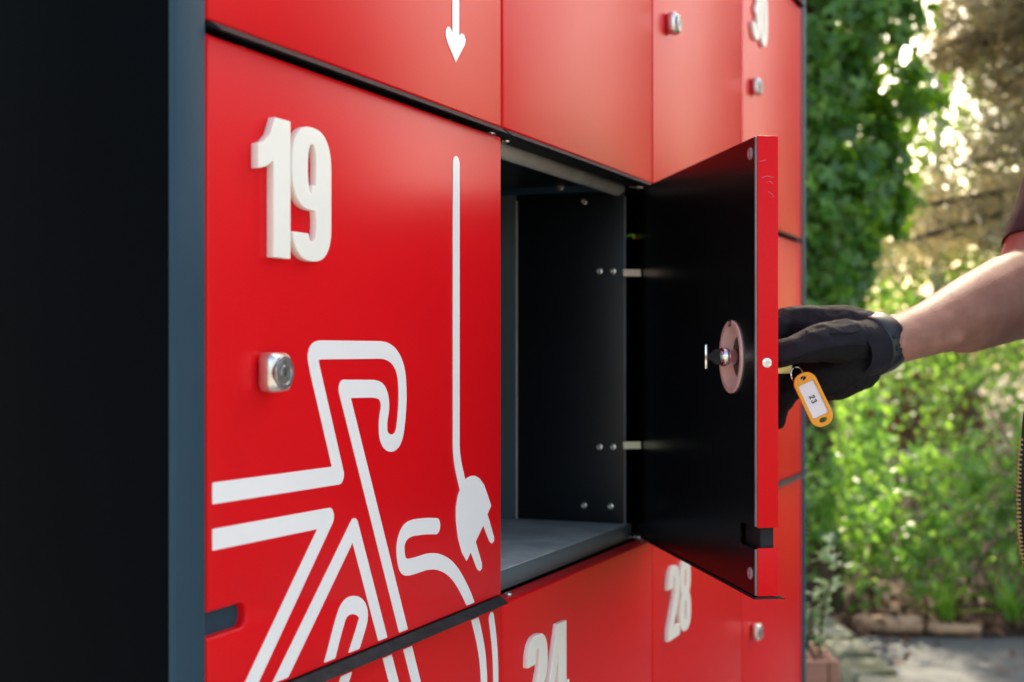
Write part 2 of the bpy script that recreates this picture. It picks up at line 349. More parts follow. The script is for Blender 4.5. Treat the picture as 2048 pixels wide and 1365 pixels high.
# forest floor rising into a low bank
gx, gy = np.meshgrid(np.linspace(-60, 60, 121), np.concatenate([np.linspace(-40, 5, 30), np.linspace(5.2, 12, 50), np.linspace(13, 90, 30)]))
def bank(x, y): return -.012 + np.clip((y - 5.55) / 3.5, 0, 1) ** 1.2 * .45 * np.clip((6.5 - np.abs(x - 3)) / 3, 0, 1)
gz = bank(gx, gy) + np.where(gy > 5.5, .03 * np.sin(gx * 3.1) * np.sin(gy * 4.3), 0) * np.clip(gy - 5.5, 0, 1)
n0, n1 = gx.shape; ids = np.arange(n0 * n1).reshape(n0, n1)
fc = np.stack([ids[:-1, :-1], ids[:-1, 1:], ids[1:, 1:], ids[1:, :-1]], -1).reshape(-1, 4)
me = bpy.data.meshes.new('ground'); me.from_pydata(np.stack([gx, gy, gz], -1).reshape(-1, 3).tolist(), [], fc.tolist()); me.materials.append(M['soil']); me.shade_smooth()
link('ground', me, kind='structure')
edge = [(x, 5.46 + .05 * math.sin(x * 2.3) + .03 * math.sin(x * 7.1)) for x in np.linspace(14, -6, 60)]
sheet('path', [(-6, -9), (14, -9)] + edge, 0, M['asphalt'], kind='structure')

sheet('bounce_pavement', [(-5, -8.5), (9, -8.5), (9, 3.4), (-5, 3.4)], .004, M['paving'], kind='structure')  # unseen pale paving, added to bounce warm fill onto the door fronts

# ------------------------------------------------------------------ locker bank
LK = empty('locker_bank', (P1.x, P1.y, 0), TH, label='red bank of numbered battery lockers in a dark blue grey housing', cat='lockers')
XL, XR = CS[0], CS[4]; PW = front(411, 700)[0] - front(345, 700)[0]; DP = .50; ZB, ZT = ROW[3][0] - .006, ROW[0][1] + .006
b = MB(); b.box(XL - PW, XL - .002, -.002, .0035, .0, ZT + .05, .0022); b.build('front_post', M['housing'], LK)
b = MB(); b.box(XR + .002, XR + PW, -.002, .040, .0, ZT + .05, .003); b.build('front_post', M['housing'], LK)
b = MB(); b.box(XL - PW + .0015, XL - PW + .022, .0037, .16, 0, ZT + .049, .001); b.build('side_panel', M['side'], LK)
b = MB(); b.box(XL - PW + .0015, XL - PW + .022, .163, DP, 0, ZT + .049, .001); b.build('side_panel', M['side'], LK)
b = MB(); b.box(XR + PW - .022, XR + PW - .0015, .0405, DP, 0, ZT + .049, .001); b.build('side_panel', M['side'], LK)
b = MB(); b.box(XL - PW - .02, XR + PW + .02, -.03, DP + .02, ZT + .051, ZT + .085, .003); b.build('roof', M['housing'], LK)
b = MB(); b.box(XL - PW + .023, XR + PW - .023, DP - .004, DP - .001, 0, ZT + .048); b.build('back_panel', M['wall'], LK)
b = MB(); b.box(XL, XR, 0, .03, .0, ZB - .002, .002); b.build('plinth', M['housing'], LK)
b = MB(); b.box(XL, XR, 0, .03, ZT, ZT + .048, .002); b.build('header', M['housing'], LK)
SW = W - .020                                # inside face of the wall between columns 2 and 3
y_a, y_b = depth_on_side(1243, SW), depth_on_side(1037, SW)
for i, s in enumerate(CS[1:4]):
    b = MB(); b.box(s - .0185, s + .0185, .032, DP - .005, ZB, ZT); b.build('divider', M['inner'], LK)
for k, z in enumerate([ROW[0][0], ROW[1][0], ROW[2][0], ROW[3][0]]):
    for c in range(4):
        b = MB(); b.box(CS[c] + .0195, CS[c + 1] - .0195, .034, DP - .006, z + .0040, z + .0110, .002); b.build('shelf', M['plate'], LK)
# compartment with the open door: screwed plate, top rail, bolts
MB().box(SW - .0012, SW - .0002, y_b + .0024, DP - .007, ROW[2][0] + .0125, ROW[1][0] + .0038).build('side_lining', M['wall'], LK)
MB().box(CS[1] + .004, W - .006, .0225, .0338, ROW[2][0] - .0072, ROW[2][0] + .0112, .0025).build('floor_lip', M['wall'], LK)
MB().box(CS[1] + .0200, SW - .0015, .0245, DP - .007, ROW[2][0] + .0111, ROW[2][0] + .0121, .0003).build('floor_plate', M['floor'], LK)
pl = MB().box(SW - .0028, SW - .0004 + .0015, y_a - .004, y_b, ROW[2][0] + .0125, ROW[2][1] - .0024, .0006).build('mounting_plate', M['plate'], LK)
MB().box(SW - .0034, SW - .0002, y_b + .0002, y_b + .0022, ROW[2][0] + .0125, ROW[2][1] - .008).build('plate_edge', M['galv'], pl)
MB().box(SW - .0034, SW - .0006, y_a - .006, y_a - .0042, ROW[2][0] + .0125, ROW[2][1] - .008).build('plate_edge', M['edge'], pl)
def bolt(mb, c, ax, r=.0042):
    mb.mi = 0; mb.lathe([(r, 0), (r, .0006), (r * .88, .0016), (r * .5, .0022), (r * .42, .0022), (r * .42, .0008), (0, .0008)], c, ax, 16); return mb
bm0 = bolt(MB(), (0, 0, 0), (-1, 0, 0)).mesh('bolt', M['steel'])
for px, py in ((1168, 404), (1199, 543), (1226, 543), (1199, 894), (1226, 894), (1168, 1011), (1221, 1013)):
    y = depth_on_side(px, SW - .003); p = P1 + u * (SW - .003) + yv * y
    o = link('bolt', bm0, pl); o.location = (SW - .0028, y, CH + (Y0 - py) / F * p.y)
zt = front(1004, 296, .030)[1]
MB().tube([(.0197, .036, zt), (W - .0195, .036, zt)], .0085, 14).build('top_rail', M['galv'], LK)
MB().box(.0197, W - .0195, .0445, .20, zt + .004, zt + .0065).build('top_sheet', M['plate'], LK)
br = MB().box(SW - .012, SW - .0035, y_a + .004, .21, ROW[2][1] - .0018, ROW[1][0] + .0036, .001).build('top_bracket', M['housing'], LK)
o = link('bolt', bm0, br); o.location = (SW - .0122, depth_on_side(1122, SW - .01), ROW[2][1] + .0045)
o = link('bolt', bm0, br); o.location = (SW - .0122, .19, ROW[2][1] + .003); o.scale = (.5, .5, .5)

def profile(x0, x1, z0, z1, slot=None):
    if not slot: return [(x0, z0), (x1, z0), (x1, z1), (x0, z1)]
    L, a, b_ = slot; r = (b_ - a) * .45
    arc = [(x0 + L - r + r * math.cos(t), b_ - r + r * math.sin(t)) for t in np.linspace(math.pi / 2, 0, 6)] + [(x0 + L - r + r * math.cos(t), a + r + r * math.sin(t)) for t in np.linspace(0, -math.pi / 2, 6)]
    return [(x0, z0), (x1, z0), (x1, z1), (x0, z1), (x0, b_)] + arc + [(x0, a)]
def make_lock(parent, x, z, y=0.0, angle=0.0):
    """square lock with domed face and round cylinder"""
    b = MB(); hw = .0118
    b.box(x - hw, x + hw, y - .0135, y - .0002, z - hw * 1.06, z + hw * 1.06, .0048, 3)
    b.mi = 1; b.lathe([(.0108, -.003), (.0108, .0004), (.0102, .0012), (.0078, .0014), (.0074, .0008), (.0044, .0008), (.0040, .0014), (0, .0014)], (x, y - .0135, z), (0, -1, 0), 24)
    b.mi = 2; b.box(x - .0008, x + .0008, y - .0150, y - .0140, z - .0024, z + .0024)
    return b.build('lock', [M['steel'], M['lockface'], M['dark']], parent)
NH = .0885
def number(parent, txt, x, ztop, y=-.0002, thick=.0054, H=NH):
    for ch in txt:
        L, wd = GL[ch]; me = solid('numeral', [q * (H, H) for q in L], thick, M['white'], .0005); o = link('numeral', me, parent); o.location = (x, y, ztop - H); x += (wd + .022) * H
LSL = (.042, CH - .163 - .0075, CH - .163 + .0075)
LABEL = {(0, 1): 'red locker door with the white heart tipped arrow', (0, 2): 'red locker door numbered 19 with a white bicycle and plug',
         (1, 3): 'red locker door numbered 24 below the open compartment', (2, 3): 'red locker door numbered 28', (1, 2): 'open locker door 23 with a black inside and red edge',
         (0, 3): 'red locker door under door 19 with the ends of the bicycle lines', (3, 1): 'red locker door numbered 30'}
DOOR = {}
for c in range(4):
    for r in range(4):
        if (c, r) == (1, 2): continue
        x0, x1 = CS[c] + .0014, CS[c + 1] - .0014; z0, z1 = ROW[r]
        d = MB().prism(profile(x0, x1, z0, z1, LSL if r == 2 else None), 0, T, 'y', .0022, 3).build('door', M['red'], LK, label=LABEL.get((c, r)))
        DOOR[c, r] = d
        # drip lip folded out under the door
        MB().prism([(-.0086, z0 - .0062), (-.0078, z0 - .0054), (-.0015, z0 - .0006), (T + .004, z0 - .0006), (T + .004, z0 - .0036), (-.001, z0 - .0036), (-.0074, z0 - .0066)], x0 + .002, x1 - .004, 'x', .0005, 1).build('drip_lip', M['lip'], d)
        make_lock(d, x0 + .140 * W, (z0 + z1) / 2)
        if r == 2: MB().box(x0 + .0005, x0 + .055, T * .30, T * .45, LSL[1] - .002, LSL[2] + .002).build('slot_backing', M['housing'], d)
        hg = MB().box(x1 - .016, x1 - .002, .004, .016, z1 + .0006, z1 + .0034, .0008).lathe([(.004, 0), (.004, .0046), (0, .0046)], (x1 - .007, .010, z1), (0, 0, 1), 12)
        hg.build('hinge', M['steel'], d)
        for q in (.20, .86):
            bb = bolt(MB(), (x0 + q * (x1 - x0), .008, z0), (0, 0, -1), .0036) if False else None
for (c, r), t in {(0, 2): '19', (1, 3): '24', (2, 3): '28', (3, 1): '30'}.items():
    number(DOOR[c, r], t, CS[c] + .106 * W, ROW[r][1] - .040)

# white vinyl line drawing on doors 19, 20 and the arrow on 18
Zm = 1.832
def dv(L, k=Zm, ox=380, oy=620): return [front(ox + x / k, oy + y / k) for x, y in L]
def chaikin(P, n=2):
    for _ in range(n):
        Q = [P[0]]
        for a, b_ in zip(P, P[1:]): Q += [(.75 * a[0] + .25 * b_[0], .75 * a[1] + .25 * b_[1]), (.25 * a[0] + .75 * b_[0], .25 * a[1] + .75 * b_[1])]
        P = Q + [P[-1]]
    return P
SWD = .0128
bike = [
 dv([(40, 679), (545, 606), (455, 215)]) + chaikin(dv([(455, 215), (443, 147), (520, 147)]), 3) + chaikin(dv([(520, 147), (650, 147), (728, 147), (771, 205), (779, 310), (773, 405), (764, 470), (738, 494), (708, 476), (704, 410), (716, 350), (704, 300), (676, 289), (650, 289)]), 3) + dv([(560, 290), (838, 1408)]),
 dv([(40, 851), (508, 760), (215, 1386)]),
 dv([(335, 1345), (599, 797), (770, 1460)]), dv([(335, 1345), (300, 1417)]),
 chaikin(dv([(470, 1420), (515, 1270), (540, 1165), (565, 1087), (612, 1078), (640, 1115), (618, 1190), (600, 1245), (545, 1420)]), 3),
 chaikin(dv([(902, 793), (855, 792), (793, 802), (769, 850), (770, 905), (781, 948), (830, 936), (868, 921), (915, 922), (965, 955), (1010, 1035), (1035, 1100), (1066, 1230), (1076, 1330), (1076, 1420)]), 3)]
fork = [chaikin(dv([(1103, 1130), (1114, 1220), (1119, 1310), (1119, 1420)]), 2)]
plugP = dv([(997, 640), (1008, 620), (1024, 610), (1042, 608), (1060, 618), (1076, 642), (1090, 682), (1102, 718), (1088, 748), (1112, 832), (1112, 848), (1104, 857), (1095, 848), (1073, 790), (1045, 850), (1068, 930), (1068, 948), (1060, 958), (1050, 950), (1027, 888), (1012, 921), (994, 888), (980, 835), (973, 770), (973, 725), (980, 680)])
cord = dv([(974, -535), (974, 440)]) + chaikin(dv([(974, 440), (974, 540), (998, 645)]), 3)
def decal(name, parent, shapes, c, r, h=.0009, y=-.0001):
    x0, x1 = CS[c] + .0065, CS[c + 1] - .004; z0, z1 = ROW[r][0] + .003, ROW[r][1] - .003
    X, Y = np.meshgrid(np.arange(x0 - .004, x1 + .004, h), np.arange(z0 - .004, z1 + .004, h))
    f = I(U(*[g(X, Y) for g in shapes]), srect(X, Y, x0, x1, z0, z1))
    for L_ in loops(f, X[0, 0], Y[0, 0], h):
        o = link(name, solid(name, [L_], .0004, M['vinyl']), parent); o.location.y = y
ln = lambda P, w_=SWD: (lambda X, Y: sline(X, Y, P, w_))
decal('bicycle_line', DOOR[0, 2], [ln(P) for P in bike], 0, 2)
decal('plug_drawing', DOOR[0, 2], [ln(cord), lambda X, Y: spoly(X, Y, plugP)], 0, 2)
decal('bicycle_line', DOOR[0, 3], [ln(P) for P in bike] + [ln(fork[0], .0108)], 0, 3)
ah = dv([(1680, 356), (1632, 240), (1623, 205), (1623, 172), (1636, 151), (1650, 160), (1662, 200), (1697, 210), (1712, 190), (1727, 198), (1736, 228), (1732, 255)], 2.844, 320, 0)
decal('arrow_drawing', DOOR[0, 1], [ln(dv([(1680, -1200), (1680, 230)], 2.844, 320, 0)), lambda X, Y: spoly(X, Y, ah)], 0, 1)
# screws under the upper doors, seen in the dark gap
bz = bolt(MB(), (0, 0, 0), (0, 0, -1), .0040).mesh('bolt', M['steel'])
for c, px in ((0, 512), (0, 922), (1, 1037)):
    o = link('bolt', bz, DOOR[c, 1]); o.location = (front(px, 700)[0], .012, ROW[1][0] - .0051)
for px in (1042,):
    o = link('bolt', bz, DOOR[1, 3]); o.location = (front(px, 700)[0], .0125, ROW[3][1] + .0002); o.rotation_euler = (math.pi, 0, 0)

# open door 23
zi = (ROW[2][1] - ROW[2][0]) * F / 923; free = Vector(((1510 - 1024) / F * zi, zi))
piv = Vector((W - .004, T)); fl = Vector(((free - P1).dot(u), (free - P1).dot(yv))); dvv = fl - piv; DWd = dvv.length
OD = MB(); z0, z1 = ROW[2]; nz0, nz1 = CH - .163 - .010, CH - .163 + .0075
def nt_prof(x1, dx, ch=.003): return [(0, z0), (x1, z0), (x1, nz0 - ch), (x1 - ch, nz0), (x1 - dx, nz0), (x1 - dx, nz1), (x1 - ch, nz1), (x1, nz1 + ch), (x1, z1), (0, z1)]
def tray(x1, zz0, zz1, flange=True):
    k = .0018; P_ = [(0, .0022), (0, T), (x1, T)] + ([(x1, .0022), (x1 - k, .0022), (x1 - k, T - k)] if flange else [(x1, T - k)]) + [(k, T - k), (k, .0022)]
    OD.prism(P_, zz0, zz1, 'z', .0006, 2)
tray(DWd, z0, nz0); tray(DWd, nz1, z1); tray(DWd - .040, nz0 + .00005, nz1 - .00005, False)
for a_ in (z0 + .0001, z1 - .0019): OD.box(.0019, DWd - .0019, .0023, T - .0019, a_, a_ + .0018)
od = OD.build('door', M['red'], LK, label=LABEL[1, 2]); od.location = (piv.x, piv.y, 0); od.rotation_euler = (0, 0, math.atan2(dvv.y, dvv.x))
def inner_prof(x1):
    r = .006; a, b_ = nz0 - .001, nz1 + .001; L = .040
    arc = [(x1 - L + r - r * math.cos(t), a + r - r * math.sin(t)) for t in np.linspace(math.pi / 2, 0, 5)] + [(x1 - L + r - r * math.cos(t), b_ - r + r * math.sin(t)) for t in np.linspace(0, math.pi / 2, 5)]
    return [(.001, z0 + .001), (x1, z0 + .001), (x1, a)] + arc + [(x1, b_), (x1, z1 - .001), (.001, z1 - .001)]
def on_door(px, py):
    """point of the open door's inner face"""
    a = P1 + u * piv.x + yv * piv.y; d = ((P1 + u * fl.x + yv * fl.y) - a).normalized(); r = (px - 1024) / F
    t = (r * a.y - a.x) / (d.x - r * d.y); p = a + d * t; return t, CH + (Y0 - py) / F * p.y
lt, lz = on_door(1463, 714)
ip = link('inner_panel', solid('inner_panel', [np.array(inner_prof(DWd - .0026)), np.array([(lt + .030 * math.cos(q), lz + .030 * math.sin(q)) for q in np.linspace(0, 2 * math.pi, 40, endpoint=False)])], .0016, M['inner']), od); ip.location.y = .0018
for a, b_ in ((z0 + .001, nz0 - .001), (nz1 + .001, z1 - .001)):
    MB().box(DWd - .0024, DWd - .0002, .0001, .0020, a, b_, .0005).build('panel_edge', M['edge'], od)
MB().box(DWd - .044, DWd - .0034, .0060, T - .0030, nz0 - .006, nz1 + .006, .0004).build('slot_backing', M['lip'], od)
MB().prism([(-.0005, z0 - .0026), (-.0005, z0 - .0008), (T - .001, z0 - .0008), (T + .0035, z0 - .0016), (T + .007, z0 - .0024), (T + .007, z0 - .0032), (T + .002, z0 - .0026)], .003, DWd - .001, 'x', .0003, 1).build('drip_lip', M['lip'], od)
# fold seams on the bottom corner of the edge
MB().prism([(.0045, z0 + .0125), (.0055, z0 + .0132), (.0095, z0 + .0126), (T - .001, z0 + .004), (T - .001, z0 + .003), (.0092, z0 + .0116)], DWd, DWd + .0005, 'x').build('fold_seam', M['red'], od)
for P_ in ([(.006, .150), (.011, .1515), (.017, .1505)], [(.010, .146), (.014, .147), (.0165, .1445)], [(.012, .138), (.016, .1355), (.017, .133)], [(.004, .164), (.010, .1655)]):
    MB().tube([(DWd + .00005, a_, CH + b_) for a_, b_ in P_], .00018, 5).build('scratch', M['bumper'], od)
sc = bolt(MB(), (DWd - .0001, .0105, front(1004, 0)[1] * 0 + CH - (726 - Y0) / F * zi), (1, 0, 0), .0048); sc.build('screw', M['steel'], od)
def on_door(px, py):
    """point of the open door's inner face"""
    a = P1 + u * piv.x + yv * piv.y; d = ((P1 + u * fl.x + yv * fl.y) - a).normalized(); r = (px - 1024) / F
    t = (r * a.y - a.x) / (d.x - r * d.y); p = a + d * t; return t, CH + (Y0 - py) / F * p.y
bp = MB().lathe([(.0055, 0), (.0055, .001), (.0045, .0018), (.0025, .0018), (.002, .001), (0, .001)], (0, 0, 0), (0, -1, 0), 20).mesh('bumper', M['bumper'])
for px, py in ((1501, 308), (1501, 1147)):
    o = link('bumper', bp, od); t, z = on_door(px, py); o.location = (t, .0002, z)
t, z = on_door(1463, 714)
ring = MB().lathe([(.0335, -.0002), (.0335, .0012), (.0329, .0017), (.0286, .0017), (.0278, .0010), (.0265, -.0004), (.0200, -.0050), (.0190, -.0080)], (t, .0000, z), (0, -1, 0), 48).build('lock_ring', M['ring'], od)
MB().lathe([(.0196, -.0072), (.0001, -.0072)], (t, 0, z), (0, -1, 0), 40).build('lock_recess', M['inner'], ring)
L, wd = GL['2']; xx = t - .0038
for ch in '23':
    L, wd = GL[ch]; o = link('digit', solid('digit', [q * .0068 for q in L], .0003, M['ink']), ring); o.location = (xx, -.00165, z + .0276); xx += .0042
for o in [o for o in ring.children if o.name.startswith('digit')]: pass
cy = MB(); cy.lathe([(.0072, -.0070), (.0072, .0030), (.0066, .0034), (.0066, .0046), (.0086, .0046), (.0090, .0050), (.0090, .0085), (.0084, .0094), (.0060, .0098), (.0060, .0125), (0, .0125)], (t, 0, z), (0, -1, 0), 24)
cy.build('lock_barrel', M['chrome'], od)
cm = MB(); cm.prism([(-.0100, z - .0074), (-.0100, z + .0074), (-.0150, z + .0070), (-.0200, z + .0032), (-.0238, z + .0026), (-.0238, z - .0026), (-.0200, z - .0032), (-.0150, z - .0070)], t - .0020, t + .0020, 'x', .0005, 1)
cm.build('lock_cam', M['lip'], od)
MB().box(t - .0018, t + .0018, -.0256, -.0230, z - .0112, z + .0112, .0006).build('cam_bar', M['chrome'], od)
lk = make_lock(od, 0, 0); lk.location = (t, T, z); lk.rotation_euler = (0, 0, math.pi)
# hinge pads and the little yellow tape seen beside the hinge
for py, m in ((543, 'pad'), (895, 'pad2')):
    s_, z_ = front(1245, py, .012); s2_ = front(1282, py, .012)[0]
    o = MB().box(-.0105, .0105, -.001, .001, -.0042, .0042, .0005).build('hinge_pad', M[m], LK); o.location = ((s_ + s2_) / 2, .012, z_); o.rotation_euler = (R(-12), 0, R(12) - TH)
z_ = CH + (Y0 - 470) / F * 1.65
o = MB().tube([(W - .022, .024, z_ - .001), (W - .014, .020, z_ + .001), (W - .008, .022, z_)], .0016, 8).build('earth_wire', M['green'], LK)
MB().box(W - .016, W - .007, .0185, .0195, z_ - .0035, z_ + .0018, .0003).build('wire_marker', M['yellow'], o)
for zz in (ROW[2][1] + .0006, ROW[2][0] - .0030):
    MB().box(W - .030, W - .006, .006, .019, zz + .0002, zz + .0022, .0006).lathe([(.004, -.001), (.004, .0040), (0, .004)], (W - .008, .0130, zz), (0, 0, 1), 12).build('hinge', M['steel'], LK)

# ------------------------------------------------------------------ person
PE = empty('person', (.74, 1.46, 0), 0, label='person in a maroon shirt and black glove pulling the locker door by its key', cat='person')
def onperson(o): o.parent = PE; o.matrix_parent_inverse = Matrix.Translation(PE.location).inverted(); return o
EL, WR = C(2080, 570, 1.53), C(1790, 684, 1.345); SHR = Vector((.72, 1.64, CH + .36)); SHL = Vector((.80, 1.27, CH + .36))
b = MB()
# forearm: round at the elbow, flatter and thinner at the wrist
b.chain([(WR + Vector((-.05, -.01, 0)), .0205), (WR, .0218), (WR.lerp(EL, .25), .0280), (WR.lerp(EL, .5), .0375), (WR.lerp(EL, .75), .0445), (EL + Vector((-.005, 0, -.004)), .0450), (C(2092, 505, 1.548), .0455), (EL.lerp(SHR, .4), .049), (SHR, .062)])
b.capsule(WR + Vector((-.02, 0, .001)), WR.lerp(EL, .35) + Vector((0, .006, -.004)), .0205, .024)
b.capsule(WR.lerp(EL, .45) + Vector((0, 0, -.010)), WR.lerp(EL, .95) + Vector((0, 0, -.016)), .030, .036)
b.capsule(WR.lerp(EL, .5) + Vector((0, 0, .006)), WR.lerp(EL, .9) + Vector((0, .0, .006)), .030, .034)
b.chain([(C(1715, 682, 1.345), .017), (WR + Vector((-.02, 0, 0)), .0205)])
for (a_, b_) in (((1808, 676, 1.318), (1905, 640, 1.362)), ((1805, 690, 1.316), (1880, 668, 1.345)), ((1815, 706, 1.321), (1930, 676, 1.372))): b.chain([(C(*a_) + Vector((0, .0035, 0)), .0040), (C(*b_) + Vector((0, .006, 0)), .0060)])
ELL, WRL = Vector((.90, 1.20, CH + .06)), Vector((.92, 1.16, CH - .22))
b.chain([(SHL, .062), (ELL, .045), (WRL, .026), (WRL + Vector((-.01, 0, -.09)), .032)])
for k in range(4): b.chain([(WRL + Vector((-.035 + .022 * k, -.01, -.09)), .0095), (WRL + Vector((-.035 + .022 * k, -.012, -.13)), .0085), (WRL + Vector((-.03 + .02 * k, -.002, -.165 + .008 * abs(k - 1))), .007)])
b.chain([(WRL + Vector((-.03, 0, -.03)), .013), (WRL + Vector((-.055, -.008, -.075)), .010), (WRL + Vector((-.058, -.012, -.105)), .008)])
HC = Vector((.70, 1.45, CH + .62)); PV = Vector((.86, 1.47, CH - .14))
b.chain([(SHR, .065), ((SHR + SHL) / 2 + Vector((.02, 0, .02)), .085), (SHL, .065)])
b.chain([((SHR + SHL) / 2, .11), (PV, .12)]); b.chain([((SHR + SHL) / 2 + Vector((0, 0, .02)), .058), (HC + Vector((.03, 0, -.08)), .052)])
b.ell(HC, (.098, .075, .118)); b.ell(HC + Vector((-.045, 0, -.055)), (.05, .052, .055)); b.chain([(HC + Vector((-.095, 0, .012)), .009), (HC + Vector((-.116, 0, -.022)), .013)])
for sy in (-1, 1): b.ell(HC + Vector((.01, sy * .077, -.012)), (.018, .010, .031)); b.capsule(HC + Vector((-.088, sy * .02, -.068)), HC + Vector((-.092, 0, -.066)), .008, .009)
for sy in (-1, 1):
    b.chain([(PV + Vector((0, sy * .09, 0)), .095), (PV + Vector((-.01, sy * .10, -.44)), .058), (PV + Vector((.03, sy * .11, -.87)), .042), (PV + Vector((-.09, sy * .12, -.915)), .034)])
body = voxel(onperson(b.build('body', M['skin'])), .0045, 5)
for sy in (-1, 1): onperson(MB().ell(HC + Vector((-.083, sy * .032, .012)), (.012, .013, .010)).build('eye', M['eye']))
b = MB(); b.ell(HC + Vector((.022, 0, .030)), (.100, .083, .108)); b.ell(HC + Vector((-.055, 0, .085)), (.045, .065, .035))
voxel(onperson(b.build('hair', M['hair'])), .006, 2)
# fine hair on the forearm
b = MB(); vv = body.data.vertices; cand = [v.index for v in vv if 0 < (v.co - WR).dot(EL - WR) < (EL - WR).length_squared and v.co.y < 1.62 and v.co.x < .60]
random.shuffle(cand); dirn = (WR - EL).normalized()
for i_ in cand[:1500]:
    c_ = vv[i_].co; n_ = vv[i_].normal; L_ = random.uniform(.005, .011); t1 = (dirn * .8 + n_ * random.uniform(.25, .7) + Vector((random.gauss(0, .25), random.gauss(0, .25), random.gauss(0, .25)))).normalized(); sd_ = t1.cross(n_).normalized() * .00011
    b.bm.faces.new([b.bm.verts.new(q) for q in (c_ - sd_, c_ + sd_, c_ + t1 * L_)])
o = onperson(b.build('arm_hair', M['armhair'], kind='stuff'))
# shirt: torso and sleeves, the right sleeve ends above the elbow
b = MB(); mid = (SHR + SHL) / 2
b.chain([(SHR + Vector((0, 0, 0)), .075), (mid + Vector((.02, 0, .02)), .098), (SHL, .075)]); b.chain([(mid + Vector((.02, .0, -.04)), .125), (PV + Vector((0, 0, .05)), .132)])
for sy in (-.08, .08): b.chain([(mid + Vector((.02, sy, -.05)), .115), (PV + Vector((0, sy, .05)), .12)])
b.chain([(SHL, .075), (SHL.lerp(ELL, .8), .062)])
onperson(voxel(b.build('shirt', M['shirt']), .006, 5))
# right sleeve as a cloth tube with a turned hem
hem, hd = C(2040, 468, 1.555), None
ax0 = C(2098, 512, 1.545); ax1 = SHR + Vector((0, 0, .01)); dsl = (ax1 - ax0).normalized()
b = MB(); pts = [ax0 + dsl * k * (ax1 - ax0).length / 14 for k in range(15)]
rad = [.0505 + .0012 * math.sin(k * 2.1) + (.0010 if k < 2 else 0) + .0012 * k for k in range(15)]
b.tube(pts, rad, 36, caps=False); b.tube([pts[0] + dsl * .003, pts[0] - dsl * .0006, pts[0] + dsl * .0005, pts[2]], [rad[0], rad[0] - .0012, rad[0] - .0035, rad[0] - .004], 36, caps=False)
onperson(b.build('sleeve', M['shirt'], ang=70))
b = MB()
for sy in (-1, 1): b.chain([(PV + Vector((0, sy * .085, .03)), .118), (PV + Vector((-.01, sy * .10, -.44)), .080), (PV + Vector((.03, sy * .11, -.85)), .068)])
onperson(voxel(b.build('trousers', M['trousers']), .008, 4))
for sy in (-1, 1):
    q = PV + Vector((-.02, sy * .115, -.96)); q.z = .04
    b = MB(); b.capsule(q + Vector((.07, 0, .005)), q + Vector((-.10, 0, 0)), .045, .04); b.box(q.x - .14, q.x + .115, q.y - .042, q.y + .042, 0, .02, .008)
    onperson(b.build('shoe', M['shoe']))
# open black vest: near front panel, its zip edge just enters the frame
ed = [C(2047, 830, 1.34), C(2043, 880, 1.335), C(2040, 930, 1.33), C(2038, 1000, 1.33), C(2040, 1060, 1.33), C(2045, 1108, 1.335), C(2062, 1160, 1.34), C(2080, 1230, 1.35)]
ed = [C(2110, 640, 1.33), C(2070, 740, 1.335)] + ed + [C(2090, 1300, 1.35)]
b = MB(); rings = []
for k, p in enumerate(ed):
    back = Vector((.93, 1.30, p.z)); row = [p, p.lerp(back, .18) + Vector((.0, -.030, 0)), p.lerp(back, .45) + Vector((0, -.045, 0)), p.lerp(back, .75) + Vector((0, -.03, 0)), back]
    rings.append([b.bm.verts.new(v) for v in row] + [b.bm.verts.new(v + Vector((.002, .007, 0))) for v in row[::-1]])
for A, B in zip(rings, rings[1:]):
    for k in range(len(A)): b.bm.faces.new((A[k], A[(k + 1) % len(A)], B[(k + 1) % len(A)], B[k]))
b.bm.faces.new(rings[0]); b.bm.faces.new(rings[-1][::-1])
vs = onperson(b.build('vest', M['vest'], ang=60))
b = MB(); tot = []
for p, q in zip(ed[3:-1], ed[4:]):
    n = int((q - p).length / .0040)
    tot += [p.lerp(q, k / n) for k in range(n)]
for p in tot: b.box(p.x - .0034, p.x + .0014, p.y - .0012, p.y + .0012, p.z - .0011, p.z + .0011, .0004, 1)
zp = b.build('zip_teeth', [M['brass']]); zp.parent = vs; zp.matrix_parent_inverse = Matrix.Identity(4)

# glove (right hand: thumb towards the camera, fingers closed round the key)
def cc(*a): return [(C(px, py, Y), r) for px, py, Y, r in a]
b = MB()
b.chain(cc((1752, 684, 1.346, .0215), (1722, 672, 1.348, .0250), (1690, 657, 1.352, .0215), (1622, 650, 1.357, .0175)))                  # back of the hand, index knuckle
b.chain(cc((1735, 690, 1.362, .022), (1690, 668, 1.375, .021), (1615, 668, 1.382, .016)))
b.chain(cc((1745, 700, 1.347, .0205), (1712, 730, 1.345, .0245), (1672, 748, 1.345, .0245), (1628, 762, 1.350, .0200)))                  # heel of the hand
b.chain(cc((1700, 740, 1.338, .022), (1640, 756, 1.338, .0185)))
b.chain(cc((1622, 646, 1.355, .0165), (1572, 642, 1.352, .0125), (1532, 672, 1.340, .0105), (1526, 712, 1.326, .0095)))                  # index finger
b.chain(cc((1618, 668, 1.378, .0150), (1562, 668, 1.378, .0120), (1535, 712, 1.368, .0110), (1548, 745, 1.352, .0100)))                  # middle
b.chain(cc((1626, 700, 1.385, .0140), (1566, 722, 1.385, .0120), (1552, 762, 1.372, .0110), (1582, 782, 1.350, .0098)))                  # ring finger
b.chain(cc((1640, 730, 1.380, .0130), (1588, 768, 1.380, .0105), (1566, 800, 1.366, .0095), (1570, 800, 1.345, .0088)))                  # little finger
b.chain(cc((1560, 806, 1.352, .0085), (1559, 848, 1.350, .0050)))                                                                        # loose fingertip
b.chain(cc((1722, 690, 1.332, .0205), (1688, 683, 1.318, .0205), (1640, 686, 1.303, .0170), (1590, 700, 1.296, .0128), (1548, 712, 1.297, .0110)))   # thumb
